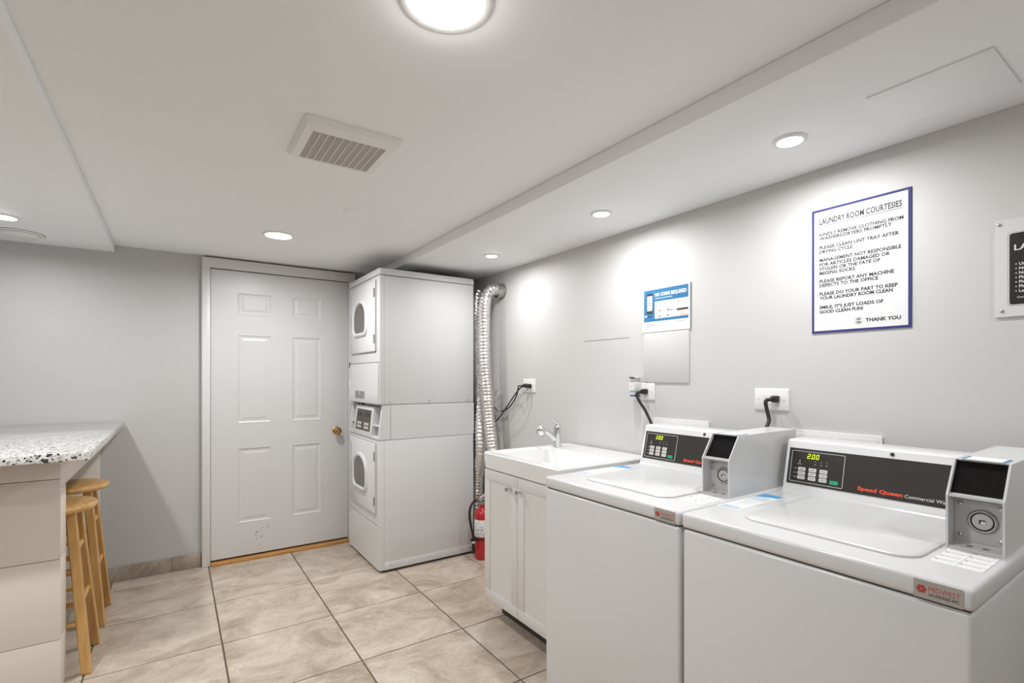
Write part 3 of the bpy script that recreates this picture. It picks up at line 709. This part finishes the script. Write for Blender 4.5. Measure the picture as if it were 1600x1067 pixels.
obj('heading_rule', B(box, 0, .259, 1.8775, 1.8792, 0, .0003, mtx=m2), 'ink', t, smooth=0)
em = m2 @ Matrix.Translation((.130, 1.512, 0))
e = obj('emblem', B(loft, [tr(em, circ(.0125, 0)), tr(em, circ(.0125, .0003))]), 'inkg', t, smooth=0)
obj('emblem_ring', B(loft, [tr(em, circ(.0108, .0004)), tr(em, circ(.0108, .0005)), tr(em, circ(.0088, .0005)), tr(em, circ(.0088, .0004))], cap0=False, cap1=False), 'paper', e, smooth=0)
obj('emblem_centre', B(loft, [tr(em, circ(.0072, .0003)), tr(em, circ(.0072, .0006))]), 'ink', e, smooth=0)
obj('emblem_bar', B(box, -.0125, .0125, -.0035, .0035, .0006, .0007, mtx=em), 'paper', e, smooth=0)
text('emblem_lettering', [('CSC', -.0085, -.0026, .007, dict(width=.017, height=.0052))], 'ink', e, em @ Matrix.Translation((0, 0, .0008)))
# black laundry sign at the frame's edge
t = thing('laundry_rules_sign', 'white plastic sign with black rules panel cut by the right edge', 'sign', loc(.24, 1.487))
m0 = local(t) @ wplane(.415, 1.487)
flat('board', 'signw', t, m0, 0, .365, 0, .284, t=.006)
m1 = m0 @ Matrix.Translation((0, 0, .006))
flat('keyline', 'ink', t, m1, .0265, .3385, .0305, .2445, t=.0004, r=.008)
flat('keyline_gap', 'signw', t, m1, .0272, .3378, .0312, .2438, t=.0006, r=.008)
flat('panel', 'sign', t, m1, .0300, .335, .034, .241, t=.0009, r=.007)
m2 = m1 @ Matrix.Translation((0, 0, .0011))
text('heading', [('LAUNDRY ROOM', .040, .191, .026, dict(height=.0165, bold=.0006))], 'white', t, m2)
rules = ['Use', 'No', 'No', 'Please', 'Please', 'Please', 'Leave']
text('rules_lettering', [(s, .050, .1470 - .0130 * i, .0115, dict(height=.0080, bold=.0003)) for i, s in enumerate(rules)] + [('Owner', .046, .0515, .008, dict(height=.0058))], 'white', t, m2)
bm = bmesh.new()
for i in range(7): loft(bm, [tr(m2, circ(.0017, 0, 10, (.0440, .1505 - .0130 * i))), tr(m2, circ(.0017, .0002, 10, (.0440, .1505 - .0130 * i)))])
obj('bullets', bm, 'white', t, smooth=0)
for u in (.008, .357):
    for v in (.017, .272):
        obj('screw', B(lathe, [(.0048, 0), (.0045, .002), (.003, .0035), (0, .004)], m1 @ Matrix.Translation((u + (.006 if v < .1 and u < .1 else 0), v, 0)), 14), 'steel', t)
# no-coins poster
t = thing('no_coins_poster', 'blue and white payment poster reading no coins required', 'poster', loc(1.615, 1.54))
m0 = local(t) @ wplane(1.761, 1.540, .006)
flat('sheet', 'paper', t, m0, 0, .290, 0, .226, t=.0022)
m1 = m0 @ Matrix.Translation((0, 0, .0022))
bf = flat('blue_field', 'blue', t, m1, .013, .282, .053, .214, t=.0003)
m2 = m1 @ Matrix.Translation((0, 0, .0004))
wf_ = flat('white_field', 'paper', bf, m2, .083, .2815, .066, .152, t=.0003)
text('poster_heading', [('NO COINS REQUIRED', .083, .178, .026, dict(width=.190, height=.0175, bold=.0011))], 'white', bf, m2)
obj('subheading', B(box, .085, .19, .1655, .1690, 0, .0002, mtx=m2), 'pale', bf, smooth=0)
ph = flat('phone_body', 'ink', bf, m2, .032, .070, .092, .197, t=.0003, r=.006)
flat('phone_screen', 'paper', ph, m2 @ Matrix.Translation((0, 0, .0003)), .0345, .0675, .108, .184, t=.0002)
bm = bmesh.new(); m3 = m2 @ Matrix.Translation((0, 0, .0006))
for v, h in ((.172, .006), (.162, .003), (.142, .009), (.130, .003)): box(bm, .045, .057, v, v + h, 0, .0002, mtx=m3)
obj('phone_print', bm, 'inkg', ph, smooth=0)
obj('phone_tint', B(box, .0345, .0675, .108, .122, -.0002, .0001, mtx=m3), 'peach', ph, smooth=0)
bm = bmesh.new()
box(bm, .018, .034, .078, .086, 0, .0002, mtx=m2); obj('store_badge', bm, 'white', bf, smooth=0)
bm = bmesh.new(); box(bm, .038, .066, .076, .081, 0, .0002, mtx=m2); obj('store_badge_dark', bm, 'navy', bf, smooth=0)
bm = bmesh.new(); m4 = m2 @ Matrix.Translation((0, 0, .0004))
for u in (.108, .158):
    box(bm, u, u + .011, .102, .107, 0, .0002, mtx=m4); box(bm, u, u + .011, .074, .079, 0, .0002, mtx=m4)
box(bm, .170, .195, .1005, .1035, 0, .0002, mtx=m4); box(bm, .217, .2805, .094, .104, 0, .0002, mtx=m4)
obj('step_print', bm, 'ink', wf_, smooth=0)
bm = bmesh.new()
for u in (.090, .123):
    for v in (.079, .089, .099): box(bm, u, u + .008, v, v + .003, 0, .0002, mtx=m4)
for u, w_ in ((.090, .004), (.147, .004), (.222, .004)): box(bm, u, u + w_, .130, .142, 0, .0002, mtx=m4)
for u in (.099, .156, .231):
    for v in (.127, .133): box(bm, u, u + .038, v, v + .0013, 0, .0002, mtx=m4)
for a in (.158, .1605): box(bm, a, a + .0012, .08, .101, 0, .0002, mtx=m4)
obj('step_lines', bm, 'inkg', wf_, smooth=0)
bm = bmesh.new(); box(bm, .235, .258, .0675, .092, 0, .0002, mtx=m4); box(bm, .258, .281, .0675, .076, 0, .0002, mtx=m4); obj('hand_print', bm, 'peach', wf_, smooth=0)
lg = m2 @ Matrix.Translation((.040, .036, 0))
obj('logo_ring', B(loft, [tr(lg, circ(.0085, 0)), tr(lg, circ(.0085, .0003)), tr(lg, circ(.0058, .0003)), tr(lg, circ(.0058, 0))], cap0=False, cap1=False), 'inkg', t, smooth=0)
bm = bmesh.new(); box(bm, .052, .078, .0345, .0375, 0, .0002, mtx=m2); box(bm, .215, .262, .042, .044, 0, .0002, mtx=m2); obj('footer_print', bm, 'inkg', t, smooth=0)

# outlets, plugs and cords
def outlet(y0, y1, z0, z1, label, sockets):
    yc = (y0 + y1) / 2; zc = (z0 + z1) / 2; t = thing('wall_outlet', label, 'outlet', loc(yc, zc), group='wall outlets')
    m0 = frame((0, 0, 0), (0, -1, 0), (0, 0, 1)); hw, hh = (y1 - y0) / 2, (z1 - z0) / 2
    obj('cover_plate', B(loft, [tr(m0, rrect(-hw, hw, -hh, hh, .005, 0)), tr(m0, rrect(-hw, hw, -hh, hh, .005, .004)), tr(m0, rrect(-hw + .004, hw - .004, -hh + .004, hh - .004, .004, .0065))]), 'plastic', t)
    m1 = m0 @ Matrix.Translation((0, 0, .0065))
    flat('receptacle', 'plastic', t, m1, -.035, .035, -.017, .017, t=.002, r=.004)
    m2 = m1 @ Matrix.Translation((0, 0, .002))
    for u in sockets:
        for v in (-.006, .005): flat('slot', 'grey', t, m2, u - .004, u + .004, v - .001, v + .001, t=.0003)
        obj('ground_hole', B(loft, [tr(m2, circ(.0025, 0, 12, (u + .0085, 0))), tr(m2, circ(.0025, .0003, 12, (u + .0085, 0)))]), 'grey', t)
    for u in (-hw + .018, hw - .018):
        obj('screw', B(lathe, [(.0032, 0), (.0028, .0012), (0, .0014)], m1 @ Matrix.Translation((u, 0, 0)), 12), 'lgrey', t)
    return t
outlet(2.690, 2.832, 1.205, 1.298, 'white wall outlet with black plugs above the sink by the silver ducts', (-.018, .018))
outlet(1.681, 1.824, 1.192, 1.281, 'white wall outlet with air freshener and black plug behind the far washer', (-.018, .018))
outlet(1.014, 1.156, 1.174, 1.264, 'wide white wall outlet with one black plug above the two washers', (-.018, .018))
def cord(label, y, z, pts, r=.0045):
    t = thing('power_cord', label, 'power cord', (XR - .0088, y, z), group='black power cords')
    bm = bmesh.new(); m0 = frame((0, 0, 0), (0, -1, 0), (0, 0, 1))
    loft(bm, [tr(m0, rrect(-.013, .013, -.013, .013, .006, 0)), tr(m0, rrect(-.014, .014, -.014, .014, .006, .014)), tr(m0, rrect(-.012, .012, -.011, .011, .006, .028)), tr(m0, rrect(-.007, .007, -.007, .007, .004, .038))])
    obj('plug', bm, 'rubber', t)
    b2 = bmesh.new(); tube(b2, smoothpath([Vector(p) - Vector(t.location) for p in pts], 8), r, 10); obj('cable', b2, 'rubber', t); return t
X0 = XR - .045
cord('black power cord dropping from the outlet with the air freshener to the far washer', 1.735, 1.236, [(X0, 1.735, 1.236), (X0 - .014, 1.752, 1.224), (X0 - .012, 1.738, 1.19), (X0, 1.70, 1.13), (X0 - .004, 1.655, 1.05), (1.95, 1.63, .96)], .0075)
cord('black power cord dropping straight from the wide outlet to a coin meter', 1.062, 1.222, [(X0, 1.062, 1.222), (X0 - .014, 1.078, 1.214), (X0 - .016, 1.074, 1.185), (X0 - .02, 1.062, 1.14), (1.926, 1.055, 1.10), (1.938, 1.05, .98)], .0075)
cord('thin black cord looping from the outlet by the sink, upper strand', 2.780, 1.252, [(X0, 2.780, 1.252), (X0 - .012, 2.815, 1.248), (X0 + .004, 2.845, 1.225), (2.002, 2.905, 1.165), (2.002, 2.99, 1.092), (2.0, 3.08, 1.062), (2.0, 3.16, 1.068), (2.0, 3.20, 1.09)], .0045)
cord('thin black cord sagging from the outlet by the sink, lower strand', 2.742, 1.250, [(X0, 2.742, 1.250), (X0 - .020, 2.775, 1.240), (X0 - .026, 2.825, 1.20), (1.955, 2.93, 1.115), (1.955, 3.03, 1.03), (1.96, 3.12, .975), (1.965, 3.20, .93)], .0045)
t = thing('coiled_cable', 'loose bundle of pale cable hanging behind the foil duct', 'cable', (1.985, 3.03, 1.03))
bm = bmesh.new(); rr = random.Random(8)
tube(bm, smoothpath([(rr.uniform(-.018, .018), .09 + rr.uniform(-.045, .045), .09 + (.085 * math.sin(i * 1.1)) + rr.uniform(-.02, .02)) for i in range(12)], 8), .0035, 8); obj('cable', bm, 'lgrey', t)
# air freshener
t = thing('air_freshener', 'white plug-in air freshener with purple liquid beside the outlet', 'air freshener', (XR - .0085, 1.788, 1.20))
m0 = frame((0, 0, 0), (0, -1, 0), (0, 0, 1))
def ff(name, m, u0, u1, v0, v1, d0, d1, r=.004):
    md = m0 @ Matrix.Translation((0, 0, d0)); return obj(name, B(loft, [tr(md, rrect(u0, u1, v0, v1, r, 0)), tr(md, rrect(u0, u1, v0, v1, r, (d1 - d0) * .8)), tr(md, rrect(u0 + .003, u1 - .003, v0 + .003, v1 - .003, r, d1 - d0))]), m, t)
ff('body', 'plastic', -.022, .020, .038, .086, 0, .048)
ff('wick_cap', 'lgrey', -.018, .016, .086, .106, .004, .044)
ff('cap_rim', 'plastic', -.022, .020, .105, .112, .002, .047, .003)
ff('bottle', 'pale', -.019, .017, .010, .040, .006, .044)
ff('liquid', 'purple', -.0195, .0175, .009, .021, .0055, .0445, .0035)
# washer supply boxes
def supply(y0, y1, label):
    t = thing('supply_box', label, 'utility box', loc((y0 + y1) / 2, .93), group='supply boxes behind the washers')
    hw = (y1 - y0) / 2
    pbox('back_plate', 'plastic', t, -.009, 0, -hw, hw, 0, .176, bev=.002)
    pbox('raised_panel', 'plastic', t, -.0105, -.008, -hw + .012, hw - .012, .012, .164, bev=.0007)
supply(1.371, 1.687, 'white supply box frame on wall behind the far washer')
supply(.699, 1.003, 'white supply box frame on wall behind the nearest washer')
